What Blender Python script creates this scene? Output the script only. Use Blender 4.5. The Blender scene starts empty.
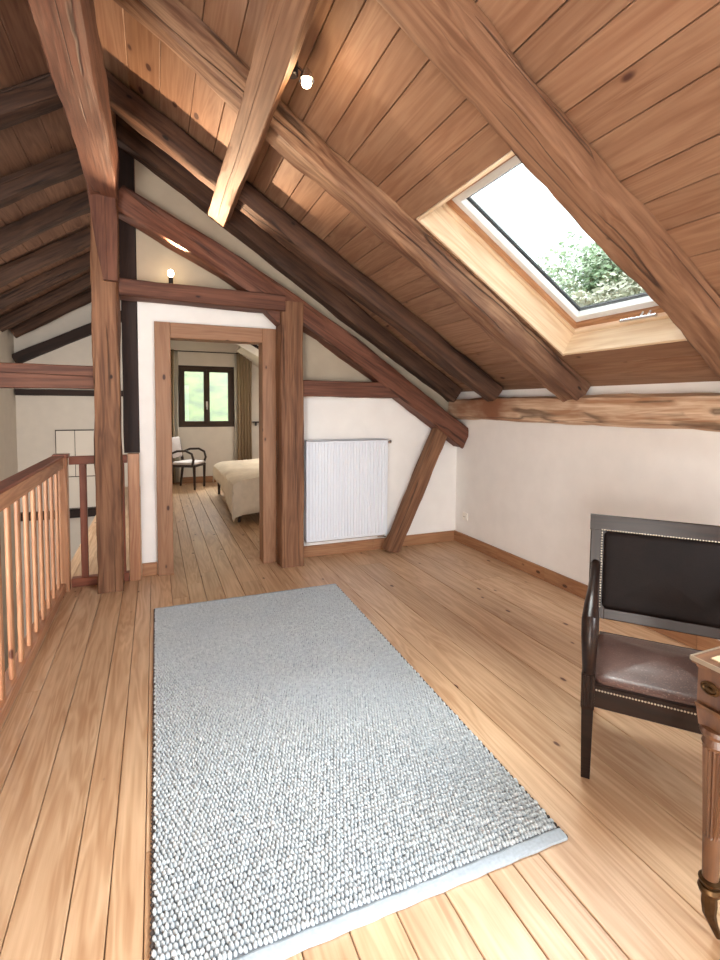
import bpy, math, random
from mathutils import Matrix, Vector, noise

random.seed(7)
SC = bpy.context.scene
COL = SC.collection

# ------------------------------------------------------------------ camera
cam_d = bpy.data.cameras.new('camera')
cam = bpy.data.objects.new('camera', cam_d)
COL.objects.link(cam)
FPX, YAW, PIT, ROLL = 495.27, 0.39277, 0.053163, 0.005792
fw = Vector((math.sin(YAW)*math.cos(PIT), math.cos(YAW)*math.cos(PIT), -math.sin(PIT)))
rt = Vector((math.cos(YAW), -math.sin(YAW), 0))
up = rt.cross(fw)
rt2 = rt*math.cos(ROLL) + up*math.sin(ROLL)
up2 = up*math.cos(ROLL) - rt*math.sin(ROLL)
cm = Matrix((rt2, up2, -fw)).transposed().to_4x4()
cm.translation = (0, 0, 1.45)
cam.matrix_world = cm
cam_d.sensor_fit = 'HORIZONTAL'
cam_d.sensor_width = 36
cam_d.lens = FPX/720*36
cam_d.shift_y = -47.55/720
cam_d.clip_start = 0.02
SC.camera = cam

# ------------------------------------------------------------------ light
world = bpy.data.worlds.new('World'); SC.world = world
world.use_nodes = True
bg = world.node_tree.nodes['Background']
bg.inputs[0].default_value = (0.90, 0.955, 1.0, 1)
bg.inputs[1].default_value = 1.7

def lamp(name, kind, energy, color, M, **kw):
    d = bpy.data.lights.new(name, kind); d.energy = energy; d.color = color
    for k, v in kw.items(): setattr(d, k, v)
    o = bpy.data.objects.new(name, d); COL.objects.link(o); o.matrix_world = M
    return o
def aim(pos, target):
    q = (Vector(target)-Vector(pos)).to_track_quat('-Z', 'Y')
    return Matrix.Translation(pos) @ q.to_matrix().to_4x4()
# veiled daylight from above the garden side
lamp('sun', 'SUN', 10.5, (1.0, 0.985, 0.96), aim((6, 5, 9.5), (0, 0, 0)), angle=math.radians(50))
# added bedroom fill light, out of sight beside the doorway view
lamp('bedroom_fill', 'AREA', 30, (1.0, 0.92, 0.82), aim((2.3, 7.6, 1.85), (0.7, 7.8, 0.3)), shape='RECTANGLE', size=0.9, size_y=0.8)
# added area light outside the bedroom gable window, boosting its daylight
lamp('gable_fill', 'AREA', 110, (1.0, 0.98, 0.94), aim((0.9, 10.75, 2.95), (0.75, 8.6, 0.5)), shape='RECTANGLE', size=1.4, size_y=0.8)
# added fill light at the window opening behind the camera
lamp('back_fill', 'AREA', 14, (0.88, 0.945, 1.0), aim((1.1, -3.1, 1.35), (1.0, 3.0, -0.4)), shape='RECTANGLE', size=2.4, size_y=1.9, spread=math.radians(120))
# two added fill lights under the closed right slope, behind the camera
lamp('slope_fill', 'AREA', 118, (0.93, 0.97, 1.0), aim((2.05, -0.75, 2.12), (1.505, -0.75, 1.282)), shape='RECTANGLE', size=1.2, size_y=1.0)
lamp('slope_fill_far', 'AREA', 75, (0.93, 0.97, 1.0), aim((2.05, -2.3, 2.12), (1.505, -2.3, 1.282)), shape='RECTANGLE', size=1.2, size_y=1.0)
# added fill lights for the stair hall, both outside the view
lamp('stair_side_fill', 'AREA', 45, (1.0, 0.97, 0.93), aim((-2.06, 6.3, 1.3), (0, 6.6, 1.0)), shape='RECTANGLE', size=1.0, size_y=1.3)
lamp('stair_fill', 'AREA', 175, (1.0, 0.97, 0.93), aim((-1.4, -1.6, 0.6), (-1.4, 6, 0.6)), shape='RECTANGLE', size=1.1, size_y=2.0)

vs = SC.view_settings
vs.view_transform = 'Standard'; vs.look = 'None'; vs.gamma = 1.0; vs.use_curve_mapping = False
vs.exposure = 0.65
SC.display_settings.display_device = 'sRGB'

# ------------------------------------------------------------------ materials
def srgb(r, g, b):
    f = lambda c: (c/255/12.92) if c/255 <= 0.04045 else ((c/255+0.055)/1.055)**2.4
    return (f(r), f(g), f(b), 1)
class NT:
    def __init__(s, name):
        s.m = bpy.data.materials.new(name); s.m.use_nodes = True
        s.t = s.m.node_tree; s.b = s.t.nodes['Principled BSDF']
    def n(s, typ, **kw):
        nd = s.t.nodes.new(typ)
        for k, v in kw.items():
            if k.startswith('i_'):
                key = k[2:]; key = int(key) if key.isdigit() else key.replace('_', ' ')
                nd.inputs[key].default_value = v
            else: setattr(nd, k, v)
        return nd
    def l(s, a, b): s.t.links.new(a, b)
    def math(s, op, a, b=None, clamp=False):
        nd = s.t.nodes.new('ShaderNodeMath'); nd.operation = op; nd.use_clamp = clamp
        for i, x in enumerate((a, b)):
            if x is None: continue
            if isinstance(x, (int, float)): nd.inputs[i].default_value = x
            else: s.l(x, nd.inputs[i])
        return nd.outputs[0]
    def mix(s, fac, a, b, blend='MIX'):
        nd = s.t.nodes.new('ShaderNodeMix'); nd.data_type = 'RGBA'; nd.blend_type = blend
        for sock, x in ((0, fac), (6, a), (7, b)):
            if isinstance(x, (int, float, tuple)): nd.inputs[sock].default_value = x
            else: s.l(x, nd.inputs[sock])
        return nd.outputs[2]
    def ramp(s, fac, stops):
        nd = s.t.nodes.new('ShaderNodeValToRGB'); cr = nd.color_ramp
        while len(cr.elements) < len(stops): cr.elements.new(0.5)
        for e, (p, c) in zip(cr.elements, stops): e.position = p; e.color = c
        s.l(fac, nd.inputs[0]); return nd.outputs[0]

def wood(name, light, dark, knot=None, rough=0.5, vary=0.18, knots=1.0, cracks=0.0, bump=0.25, gs=1.0, spec=0.4, patina=None, fig=0.30, kr0=0.040, keepk=0.3, streak=0.55):
    """board wood: the grain runs along the piece's own X axis"""
    k = NT(name)
    tc = k.n('ShaderNodeTexCoord'); oi = k.n('ShaderNodeObjectInfo')
    off = k.n('ShaderNodeVectorMath', operation='ADD')
    cx = k.n('ShaderNodeCombineXYZ')
    k.l(k.math('MULTIPLY', oi.outputs['Random'], 91.7), cx.inputs[0])
    k.l(k.math('MULTIPLY', oi.outputs['Random'], 47.3), cx.inputs[1])
    k.l(k.math('MULTIPLY', oi.outputs['Random'], 23.9), cx.inputs[2])
    k.l(tc.outputs['Object'], off.inputs[0]); k.l(cx.outputs[0], off.inputs[1])
    P = off.outputs[0]
    def scaled(v):
        mp = k.n('ShaderNodeMapping'); mp.inputs['Scale'].default_value = v; k.l(P, mp.inputs[0]); return mp.outputs[0]
    # broad cathedral figure
    n1 = k.n('ShaderNodeTexNoise', i_Scale=1.0, i_Detail=3.0, i_Distortion=0.6); k.l(scaled((0.7*gs, 8*gs, 8*gs)), n1.inputs['Vector'])
    ringv = k.math('SINE', k.math('MULTIPLY', n1.outputs[0], 58))
    ring = k.math('MULTIPLY_ADD', ringv, 0.5); k.t.nodes[-1].inputs[2].default_value = 0.5
    # fibres
    n2 = k.n('ShaderNodeTexNoise', i_Scale=1.0, i_Detail=5.0, i_Roughness=0.65); k.l(scaled((3*gs, 90*gs, 90*gs)), n2.inputs['Vector'])
    # slow tone
    n3 = k.n('ShaderNodeTexNoise', i_Scale=1.0, i_Detail=3.0); k.l(scaled((1.2, 4, 4)), n3.inputs['Vector'])
    n7 = k.n('ShaderNodeTexNoise', i_Scale=1.0, i_Detail=2.0, i_Roughness=0.6); k.l(scaled((1.3*gs, 26*gs, 26*gs)), n7.inputs['Vector'])
    g = k.math('ADD', k.math('MULTIPLY', ring, fig), k.math('ADD', k.math('ADD', k.math('MULTIPLY', n2.outputs[0], 0.36), k.math('MULTIPLY', k.math('SUBTRACT', n7.outputs[0], 0.5), streak)), k.math('MULTIPLY', n3.outputs[0], 0.5)))
    col = k.ramp(g, [(0.30, light), (0.56+fig, dark)])
    if patina:
        n5 = k.n('ShaderNodeTexNoise', i_Scale=1.0, i_Detail=4.0); k.l(scaled((1.1, 2.2, 2.2)), n5.inputs['Vector'])
        col = k.mix(k.ramp(n5.outputs[0], [(0.5, (0, 0, 0, 1)), (0.68, (1, 1, 1, 1))]), col, patina)
    hgt = g
    if knots:
        vo = k.n('ShaderNodeTexVoronoi', i_Scale=1.0, i_Randomness=1.0); k.l(scaled((2.1*knots, 4.2*knots, 4.2*knots)), vo.inputs['Vector'])
        nk = k.n('ShaderNodeTexNoise', i_Scale=14.0); k.l(P, nk.inputs['Vector'])
        d = k.math('ADD', vo.outputs['Distance'], k.math('MULTIPLY', k.math('SUBTRACT', nk.outputs[0], 0.5), 0.07))
        kr = kr0*knots
        kf = k.ramp(d, [(kr, (1, 1, 1, 1)), (kr*1.5, (0, 0, 0, 1))])
        halo = k.ramp(d, [(kr, (0.4, 0.4, 0.4, 1)), (kr*2.6, (0, 0, 0, 1))])
        sx = k.n('ShaderNodeSeparateXYZ'); k.l(vo.outputs['Color'], sx.inputs[0]); keep = k.math('GREATER_THAN', sx.outputs[0], keepk)
        kf = k.math('MULTIPLY', kf, keep); halo = k.math('MULTIPLY', halo, keep)
        col = k.mix(halo, col, dark); col = k.mix(kf, col, knot or dark)
    if cracks:
        n4 = k.n('ShaderNodeTexNoise', i_Scale=1.0, i_Detail=1.0, i_Distortion=0.0); k.l(scaled((0.22, 8, 8)), n4.inputs['Vector'])
        n6 = k.n('ShaderNodeTexNoise', i_Scale=1.0, i_Detail=1.0); k.l(scaled((1.6, 5, 5)), n6.inputs['Vector'])
        brk = k.ramp(n6.outputs[0], [(0.42, (0, 0, 0, 1)), (0.50, (1, 1, 1, 1))])
        cr = k.ramp(k.math('ABSOLUTE', k.math('SUBTRACT', n4.outputs[0], 0.5)), [(0.0, (cracks,)*3+(1,)), (0.006, (cracks*.7,)*3+(1,)), (0.014, (0, 0, 0, 1))])
        cr = k.math('MULTIPLY', cr, brk)
        col = k.mix(cr, col, tuple(c*0.22 for c in dark[:3])+(1,))
        hgt = k.math('SUBTRACT', hgt, k.math('MULTIPLY', cr, 1.6))
    hs = k.n('ShaderNodeHueSaturation'); k.l(col, hs.inputs['Color'])
    k.l(k.math('ADD', 1.0-vary/2, k.math('MULTIPLY', oi.outputs['Random'], vary)), hs.inputs['Value'])
    k.l(hs.outputs[0], k.b.inputs['Base Color'])
    k.b.inputs['Roughness'].default_value = rough
    k.b.inputs['Specular IOR Level'].default_value = spec
    if bump:
        bp = k.n('ShaderNodeBump', i_Strength=bump, i_Distance=0.006); k.l(hgt, bp.inputs['Height']); k.l(bp.outputs[0], k.b.inputs['Normal'])
    return k.m

def plain(name, c, rough=0.6, metal=0.0, nscale=0, namp=0.1, bump=0.0, spec=0.5, coat=0):
    k = NT(name)
    k.b.inputs['Base Color'].default_value = c; k.b.inputs['Roughness'].default_value = rough
    k.b.inputs['Metallic'].default_value = metal; k.b.inputs['Specular IOR Level'].default_value = spec
    if coat: k.b.inputs['Coat Weight'].default_value = coat
    if nscale:
        tc = k.n('ShaderNodeTexCoord'); n1 = k.n('ShaderNodeTexNoise', i_Scale=nscale, i_Detail=5.0); k.l(tc.outputs['Object'], n1.inputs['Vector'])
        lo = tuple(x*(1-namp) for x in c[:3])+(1,); hi = tuple(min(1, x*(1+namp)) for x in c[:3])+(1,)
        k.l(k.ramp(n1.outputs[0], [(0.3, lo), (0.7, hi)]), k.b.inputs['Base Color'])
        if bump:
            bp = k.n('ShaderNodeBump', i_Strength=bump, i_Distance=0.004); k.l(n1.outputs[0], bp.inputs['Height']); k.l(bp.outputs[0], k.b.inputs['Normal'])
    return k.m
def glow(name, c, s):
    k = NT(name); k.b.inputs['Base Color'].default_value = c
    k.b.inputs['Emission Color'].default_value = c; k.b.inputs['Emission Strength'].default_value = s; return k.m
def glass_mat(name, tint=(1, 1, 1, 1), refl=0.06):
    k = NT(name); k.t.nodes.remove(k.b)
    tr = k.n('ShaderNodeBsdfTransparent'); tr.inputs[0].default_value = tint
    gl = k.n('ShaderNodeBsdfGlossy'); gl.inputs['Roughness'].default_value = 0.02
    mx = k.n('ShaderNodeMixShader'); mx.inputs[0].default_value = refl
    k.l(tr.outputs[0], mx.inputs[1]); k.l(gl.outputs[0], mx.inputs[2]); k.l(mx.outputs[0], k.t.nodes['Material Output'].inputs[0])
    return k.m

M_FLOOR = wood('floor_pine', srgb(216, 184, 149), srgb(178, 138, 102), srgb(92, 54, 34), rough=0.36, vary=0.16, bump=0.15, spec=0.5, knots=1.9, fig=0.20, kr0=0.036)
M_CEIL = wood('ceiling_pine', srgb(146, 113, 89), srgb(121, 86, 64), srgb(68, 39, 29), rough=0.6, vary=0.22, knots=1.2, bump=0.15, fig=0.16, kr0=0.06)
M_CEILD = wood('ceiling_pine_old', srgb(129, 96, 75), srgb(96, 66, 51), srgb(51, 32, 24), rough=0.7, vary=0.3, knots=1.2, bump=0.2, fig=0.15)
M_BEAM = wood('beam_oak', srgb(133, 95, 68), srgb(91, 58, 38), srgb(42, 25, 17), rough=0.68, vary=0.12, cracks=0.8, bump=0.6, knots=1.3, fig=0.14, streak=1.0)
M_BEAMRED = wood('beam_red', srgb(113, 72, 54), srgb(78, 44, 31), srgb(37, 19, 15), rough=0.65, vary=0.15, cracks=0.8, bump=0.5, knots=1.3, fig=0.10, streak=1.0)
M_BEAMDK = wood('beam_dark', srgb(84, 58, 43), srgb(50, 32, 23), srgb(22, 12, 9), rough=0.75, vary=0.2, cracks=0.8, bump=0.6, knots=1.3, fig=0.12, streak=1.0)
M_BLACKOAK = wood('beam_black', srgb(52, 34, 28), srgb(28, 18, 15), srgb(12, 8, 6), rough=0.7, vary=0.2, bump=0.4, fig=0.1)
M_RAFTER = wood('rafter_spruce', srgb(138, 104, 80), srgb(101, 69, 49), srgb(50, 28, 20), rough=0.66, vary=0.1, cracks=0.9, bump=0.5, knots=1.3, fig=0.12, streak=1.0)
M_RAFTERB = wood('rafter_weathered', srgb(154, 121, 94), srgb(98, 65, 46), srgb(43, 26, 20), rough=0.7, vary=0.1, cracks=0.9, bump=0.9, knots=1.3, patina=srgb(94, 65, 50), fig=0.14, streak=1.0)
M_PLATE = wood('plate_weathered_lit', srgb(222, 196, 168), srgb(166, 124, 94), srgb(70, 44, 32), rough=0.68, vary=0.05, cracks=0.8, bump=0.7, knots=1.2, patina=srgb(134, 90, 64), fig=0.12, streak=0.9)  # weathered log; skylight on its upper face put into the paler tone
M_PINE = wood('joinery_pine', srgb(191, 146, 108), srgb(155, 108, 74), srgb(85, 49, 33), rough=0.5, vary=0.1, bump=0.15, knots=1.8, fig=0.2)
M_FRAME = wood('door_frame_pine', srgb(160, 120, 90), srgb(130, 91, 64), srgb(69, 41, 28), rough=0.52, vary=0.08, bump=0.18, knots=1.8, fig=0.16)
M_RAIL = wood('railing_pine', srgb(189, 141, 105), srgb(151, 101, 72), srgb(86, 48, 33), rough=0.42, vary=0.14, bump=0.12, knots=1.8, fig=0.2)
M_RAILRED = wood('railing_red_pine', srgb(150, 88, 64), srgb(106, 56, 40), srgb(60, 28, 18), rough=0.45, vary=0.1, bump=0.12, knots=1.8, fig=0.15)
M_BASE = wood('baseboard_pine', srgb(170, 127, 92), srgb(137, 94, 65), srgb(76, 43, 28), rough=0.5, vary=0.15, bump=0.12, knots=1.8, fig=0.2)
M_LIGHTPINE = wood('skylight_pine', srgb(235, 217, 190), srgb(209, 181, 147), srgb(143, 101, 72), rough=0.42, vary=0.05, bump=0.1, knots=1.5, fig=0.2)
M_WALL = plain('plaster', srgb(238, 236, 233), 0.9, nscale=6, namp=0.025, bump=0.06, spec=0.2)
M_WALLW = plain('plaster_warm', srgb(224, 216, 205), 0.9, nscale=6, namp=0.03, bump=0.06, spec=0.2)
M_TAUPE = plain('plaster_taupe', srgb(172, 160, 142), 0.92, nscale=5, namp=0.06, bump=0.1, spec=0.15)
M_RAD = plain('radiator_enamel', srgb(226, 231, 239), 0.35)
M_RADG = plain('radiator_grey', srgb(150, 142, 132), 0.6)
M_CHROME = plain('chrome', srgb(215, 215, 218), 0.22, 1.0)
M_BLACK = plain('black_metal', srgb(34, 28, 26), 0.5, 0.3)
M_GREYTRIM = plain('sash_grey', srgb(226, 230, 232), 0.45)
M_GASKET = plain('gasket', srgb(52, 54, 58), 0.6)
M_GLASS = glass_mat('window_glass', (0.97, 1.0, 0.99, 1))
M_GLASS2 = glass_mat('casement_glass', (0.97, 1.0, 0.99, 1), 0.012)
M_DKFRAME = wood('window_dark_wood', srgb(74, 52, 34), srgb(44, 30, 20), srgb(24, 16, 10), rough=0.5, bump=0.1, knots=0)
M_WHITEPL = plain('white_plastic', srgb(238, 234, 226), 0.35)
M_BULB = glow('bulb_glow', (1.0, 0.80, 0.50, 1), 14.0)
M_MAHOG = wood('chair_mahogany', srgb(38, 24, 18), srgb(20, 12, 10), srgb(14, 8, 6), rough=0.30, vary=0.05, knots=0, bump=0.05, spec=0.22)
M_TABLE = wood('table_walnut', srgb(114, 78, 52), srgb(64, 40, 28), srgb(50, 28, 18), rough=0.3, vary=0.05, knots=0, bump=0.06, spec=0.6, fig=0.15)
M_BRASS = plain('aged_brass', srgb(82, 62, 40), 0.4, 0.9, nscale=40, namp=0.4)
M_NAIL = plain('nail_brass', srgb(176, 164, 146), 0.35, 0.9)
M_DUVET = plain('duvet_linen', srgb(222, 208, 188), 0.9, nscale=14, namp=0.06, bump=0.3, spec=0.1)
M_CURTAIN = plain('curtain_taupe', srgb(172, 152, 126), 0.85, nscale=60, namp=0.12, spec=0.1)
M_VOILE = plain('curtain_lining', srgb(226, 220, 208), 0.85)
M_SEATGREY = plain('chair_fabric', srgb(196, 184, 180), 0.85, nscale=80, namp=0.08)
M_DKWOOD = plain('dark_varnish', srgb(46, 28, 22), 0.3)
M_PANELW = plain('white_paint', srgb(232, 224, 212), 0.6)
M_LINE = plain('dark_gap', srgb(60, 46, 36), 0.8)
M_BARK = plain('bark', srgb(92, 76, 60), 0.9, nscale=12, namp=0.3)

def leather(name, c1, c2, rough, wearcol=None, spec=0.5):
    k = NT(name)
    tc = k.n('ShaderNodeTexCoord')
    n1 = k.n('ShaderNodeTexNoise', i_Scale=9.0, i_Detail=6.0, i_Roughness=0.7); k.l(tc.outputs['Object'], n1.inputs['Vector'])
    n2 = k.n('ShaderNodeTexNoise', i_Scale=150.0, i_Detail=3.0); k.l(tc.outputs['Object'], n2.inputs['Vector'])
    col = k.ramp(n1.outputs[0], [(0.35, c1), (0.7, c2)])
    if wearcol: col = k.mix(k.ramp(n2.outputs[0], [(0.56, (0, 0, 0, 1)), (0.7, (0.55, 0.55, 0.55, 1))]), col, wearcol)
    k.l(col, k.b.inputs['Base Color'])
    k.l(k.ramp(n2.outputs[0], [(0.3, (rough,)*3+(1,)), (0.7, (rough+0.2,)*3+(1,))]), k.b.inputs['Roughness'])
    k.b.inputs['Specular IOR Level'].default_value = spec
    bp = k.n('ShaderNodeBump', i_Strength=0.25, i_Distance=0.002); k.l(n2.outputs[0], bp.inputs['Height']); k.l(bp.outputs[0], k.b.inputs['Normal'])
    return k.m
M_LEATHER = leather('brown_leather', srgb(66, 44, 38), srgb(92, 66, 58), 0.3, srgb(140, 116, 104))
M_LEATHERB = leather('black_leather', srgb(16, 11, 10), srgb(24, 16, 14), 0.45, spec=0.12)
M_LEATHERT = leather('table_leather', srgb(176, 152, 118), srgb(200, 180, 148), 0.4)

def rug_mat():
    k = NT('rug_wool')
    tc = k.n('ShaderNodeTexCoord')
    n1 = k.n('ShaderNodeTexNoise', i_Scale=55.0, i_Detail=3.0); k.l(tc.outputs['Object'], n1.inputs['Vector'])
    n2 = k.n('ShaderNodeTexNoise', i_Scale=3.0, i_Detail=2.0); k.l(tc.outputs['Object'], n2.inputs['Vector'])
    a = k.ramp(n1.outputs[0], [(0.3, srgb(168, 177, 182)), (0.72, srgb(207, 212, 213))])
    col = k.mix(k.ramp(n2.outputs[0], [(0.4, (0, 0, 0, 1)), (0.65, (0.3, 0.3, 0.3, 1))]), a, srgb(180, 191, 199))
    k.l(col, k.b.inputs['Base Color']); k.b.inputs['Roughness'].default_value = 0.95; k.b.inputs['Specular IOR Level'].default_value = 0.1
    return k.m
M_RUG = rug_mat()
M_RUGBASE = plain('rug_backing', srgb(116, 124, 130), 0.95, nscale=60, namp=0.1)
M_RUGHEM = plain('rug_hem', srgb(170, 182, 192), 0.95, nscale=90, namp=0.1, bump=0.3)
M_RUGEDGE = plain('rug_edge', srgb(70, 62, 58), 0.95)

def leaf_mat(name, a, b, sc=1.3):
    k = NT(name); oi = k.n('ShaderNodeTexCoord')
    n = k.n('ShaderNodeTexNoise', i_Scale=sc, i_Detail=6.0); k.l(oi.outputs['Object'], n.inputs['Vector'])
    k.l(k.ramp(n.outputs[0], [(0.3, a), (0.7, b)]), k.b.inputs['Base Color']); k.b.inputs['Roughness'].default_value = 0.6
    return k.m
M_LEAF = leaf_mat('tree_leaf', srgb(108, 138, 100), srgb(146, 172, 128))
M_LEAF2 = leaf_mat('tree_leaf_olive', srgb(122, 130, 102), srgb(148, 148, 120))
M_GRASS = leaf_mat('grass', srgb(44, 62, 24), srgb(98, 114, 48), 1.6)

# ------------------------------------------------------------------ mesh helpers
M_VERT = Matrix(((0, 1, 0, 0), (0, 0, 1, 0), (1, 0, 0, 0), (0, 0, 0, 1)))
class MB:
    def __init__(s): s.v = []; s.f = []
    def add(s, vs, fs):
        o = len(s.v); s.v += [tuple(p) for p in vs]; s.f += [tuple(i+o for i in f) for f in fs]; return s
    def box(s, x0, x1, y0, y1, z0, z1):
        return s.add([(x0,y0,z0),(x1,y0,z0),(x1,y1,z0),(x0,y1,z0),(x0,y0,z1),(x1,y0,z1),(x1,y1,z1),(x0,y1,z1)],
                     [(0,3,2,1),(4,5,6,7),(0,1,5,4),(1,2,6,5),(2,3,7,6),(3,0,4,7)])
    def extrude(s, poly, a, b, axis='Y'):
        """poly: 2D points; axis Y: (x,z), axis X: (y,z), axis Z: (x,y)"""
        n = len(poly)
        mk = {'Y': lambda p, t: (p[0], t, p[1]), 'X': lambda p, t: (t, p[0], p[1]), 'Z': lambda p, t: (p[0], p[1], t)}[axis]
        vs = [mk(p, a) for p in poly]+[mk(p, b) for p in poly]
        fs = [(i, (i+1) % n, n+(i+1) % n, n+i) for i in range(n)]+[tuple(range(n-1, -1, -1)), tuple(range(n, 2*n))]
        return s.add(vs, fs)
    def lathe(s, prof, n=20, c=(0, 0, 0), flute=None):
        vs = []; fs = []
        for r, z in prof:
            for i in range(n):
                a = 2*math.pi*i/n; rr = r
                if flute and flute[0] <= z <= flute[1]: rr = r*(1-0.17*(i % 2))
                vs.append((c[0]+rr*math.cos(a), c[1]+rr*math.sin(a), c[2]+z))
        for k in range(len(prof)-1):
            for i in range(n): fs.append((k*n+i, k*n+(i+1) % n, (k+1)*n+(i+1) % n, (k+1)*n+i))
        fs.append(tuple(range(n-1, -1, -1))); fs.append(tuple((len(prof)-1)*n+i for i in range(n)))
        return s.add(vs, fs)
    def tube(s, path, rad, n=8, flat=(1, 1)):
        """swept round bar; rad a number or a list"""
        P = [Vector(p) for p in path]; vs = []; fs = []
        ref = None
        for i, p in enumerate(P):
            d = (P[min(i+1, len(P)-1)]-P[max(i-1, 0)]).normalized()
            if ref is None:
                ref = Vector((0, 0, 1)) if abs(d.z) < 0.9 else Vector((0, 1, 0))
            u = (ref-d*ref.dot(d)).normalized(); w = d.cross(u); ref = u
            r = rad[i] if isinstance(rad, (list, tuple)) else rad
            for k in range(n):
                a = 2*math.pi*(k+0.5)/n
                vs.append(p+u*(math.cos(a)*r*flat[0])+w*(math.sin(a)*r*flat[1]))
        for i in range(len(P)-1):
            for k in range(n): fs.append((i*n+k, i*n+(k+1) % n, (i+1)*n+(k+1) % n, (i+1)*n+k))
        fs.append(tuple(range(n-1, -1, -1))); fs.append(tuple((len(P)-1)*n+k for k in range(n)))
        return s.add(vs, fs)
    def rbox(s, x0, x1, y0, y1, z0, z1, r, dome=0.0, n=10):
        """padded cushion: rounded plan, rounded top edge, domed"""
        prof = [(0, 0.0), (0, 0.55), (r*0.3, 0.82), (r*0.9, 0.97), (r*2.2, 1.0)]
        base = []
        for cxs, cys, a0 in ((x1-r, y1-r, 0), (x0+r, y1-r, 90), (x0+r, y0+r, 180), (x1-r, y0+r, 270)):
            for i in range(4):
                a = math.radians(a0+30*i); base.append((cxs+r*math.cos(a), cys+r*math.sin(a)))
        cx, cy = (x0+x1)/2, (y0+y1)/2; m = len(base); vs = []; fs = []
        hx, hy = (x1-x0)/2, (y1-y0)/2
        for ins, t in prof:
            for bx, by in base:
                vs.append((cx+(bx-cx)*(hx-ins)/hx, cy+(by-cy)*(hy-ins)/hy, z0+(z1-z0)*t))
        k = len(prof)
        for q, e in ((0.72, 0.45), (0.4, 0.8), (0.12, 1.0)):
            li = prof[-1][0]
            for bx, by in base: vs.append((cx+(bx-cx)*(hx-li)/hx*q, cy+(by-cy)*(hy-li)/hy*q, z1+dome*e))
        k += 3
        for j in range(k-1):
            for i in range(m): fs.append((j*m+i, j*m+(i+1) % m, (j+1)*m+(i+1) % m, (j+1)*m+i))
        fs.append(tuple(range(m-1, -1, -1))); fs.append(tuple((k-1)*m+i for i in range(m)))
        return s.add(vs, fs)
    def upright(s):
        """turn the mesh so that its own X runs up the piece (use with M_VERT)"""
        s.v = [(z, x, y) for x, y, z in s.v]; return s
    def build(s, name, mat, parent=None, M=None, smooth=False):
        me = bpy.data.meshes.new(name); me.from_pydata(s.v, [], s.f); me.update()
        if mat: me.materials.append(mat)
        if smooth:
            me.polygons.foreach_set('use_smooth', [True]*len(me.polygons))
            me.set_sharp_from_angle(angle=math.radians(34))
        o = bpy.data.objects.new(name, me); COL.objects.link(o)
        if parent: o.parent = parent
        if M is not None: o.matrix_basis = M
        return o
def tag(o, label, cat=None, group=None, kind=None):
    o['label'] = label
    if cat: o['category'] = cat
    if group: o['group'] = group
    if kind: o['kind'] = kind
    return o
def struct(o, label=None):
    o['kind'] = 'structure'
    if label: o['label'] = label
    return o
def empty(name, loc=(0, 0, 0), rz=0):
    o = bpy.data.objects.new(name, None); COL.objects.link(o); o.location = loc; o.rotation_euler = (0, 0, rz); o.empty_display_size = 0.1
    return o
def frame_M(p, xa, za):
    """matrix with local X along xa and local Z as close to za as it can be"""
    x = Vector(xa).normalized(); z = Vector(za); z = (z-x*z.dot(x)).normalized(); y = z.cross(x)
    m = Matrix((x, y, z)).transposed().to_4x4(); m.translation = p; return m

def plank_mesh(L, w, h, c=0.0025):
    """board along X from 0 to L, its face at z=0 turned to +Z, long edges eased"""
    poly = [(-w/2, -h), (w/2, -h), (w/2, -c), (w/2-c, 0), (-w/2+c, 0), (-w/2, -c)]
    return MB().extrude(poly, 0, L, 'X')

def beam_mb(L, w, h, rough=0.008, rnd=0.2, seed=0, taper=1.0, bend=0.0, nseg=None, npt=16, wave=1.0):
    """hewn timber along +X, centred on the axis"""
    nseg = nseg or max(6, int(L/0.09)); vs = []; fs = []
    pw = 2.0 if rnd >= 0.95 else 2+6*(1-rnd)
    sec = []
    if rnd < 0.45:                                              # squared timber with eased corners
        c = max(0.07, rnd*0.6); e = 1-c
        for q in range(4):
            for t in (-e, -e*0.4, e*0.4, e):
                p = (1.0, t)
                for _ in range(q): p = (-p[1], p[0])
                sec.append(p)
    else:
        for k in range(npt):
            a = 2*math.pi*(k+0.5)/npt; ca, sa = math.cos(a), math.sin(a); r = (abs(ca)**pw+abs(sa)**pw)**(-1/pw); sec.append((ca*r, sa*r))
    npt = len(sec)
    for i in range(nseg+1):
        t = i/nseg; x = L*t; sc = 1+(taper-1)*t
        oy = noise.noise(Vector((x*0.8, seed*7.1, 0)))*rough*1.6*wave
        oz = noise.noise(Vector((x*0.8, seed*7.1, 9)))*rough*1.6*wave+bend*math.sin(math.pi*t)
        for y, z in sec:
            hl = math.hypot(y, z); ca, sa = y/hl, z/hl
            d = noise.noise(Vector((x*2.3, y*1.1+seed*3.3, z*1.1)))*rough*1.5+noise.noise(Vector((x*9, y*3+seed, z*3)))*rough*0.55
            vs.append((x, y*(w/2*sc)+oy+ca*d, z*(h/2*sc)+oz+sa*d))
    for i in range(nseg):
        for k in range(npt): fs.append((i*npt+k, i*npt+(k+1) % npt, (i+1)*npt+(k+1) % npt, (i+1)*npt+k))
    fs.append(tuple(range(npt-1, -1, -1))); fs.append(tuple(nseg*npt+k for k in range(npt)))
    return MB().add(vs, fs)
BSEED = [0]
def beam(name, label, p0, p1, w, h, mat, za=(0, 0, 1), cat='beam', group=None, parent=None, **kw):
    BSEED[0] += 1
    p0, p1 = Vector(p0), Vector(p1)
    o = beam_mb((p1-p0).length, w, h, seed=BSEED[0], **kw).build(name, mat, parent, frame_M(p0, p1-p0, za), smooth=True)
    if not parent: tag(o, label, cat, group)
    return o

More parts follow.
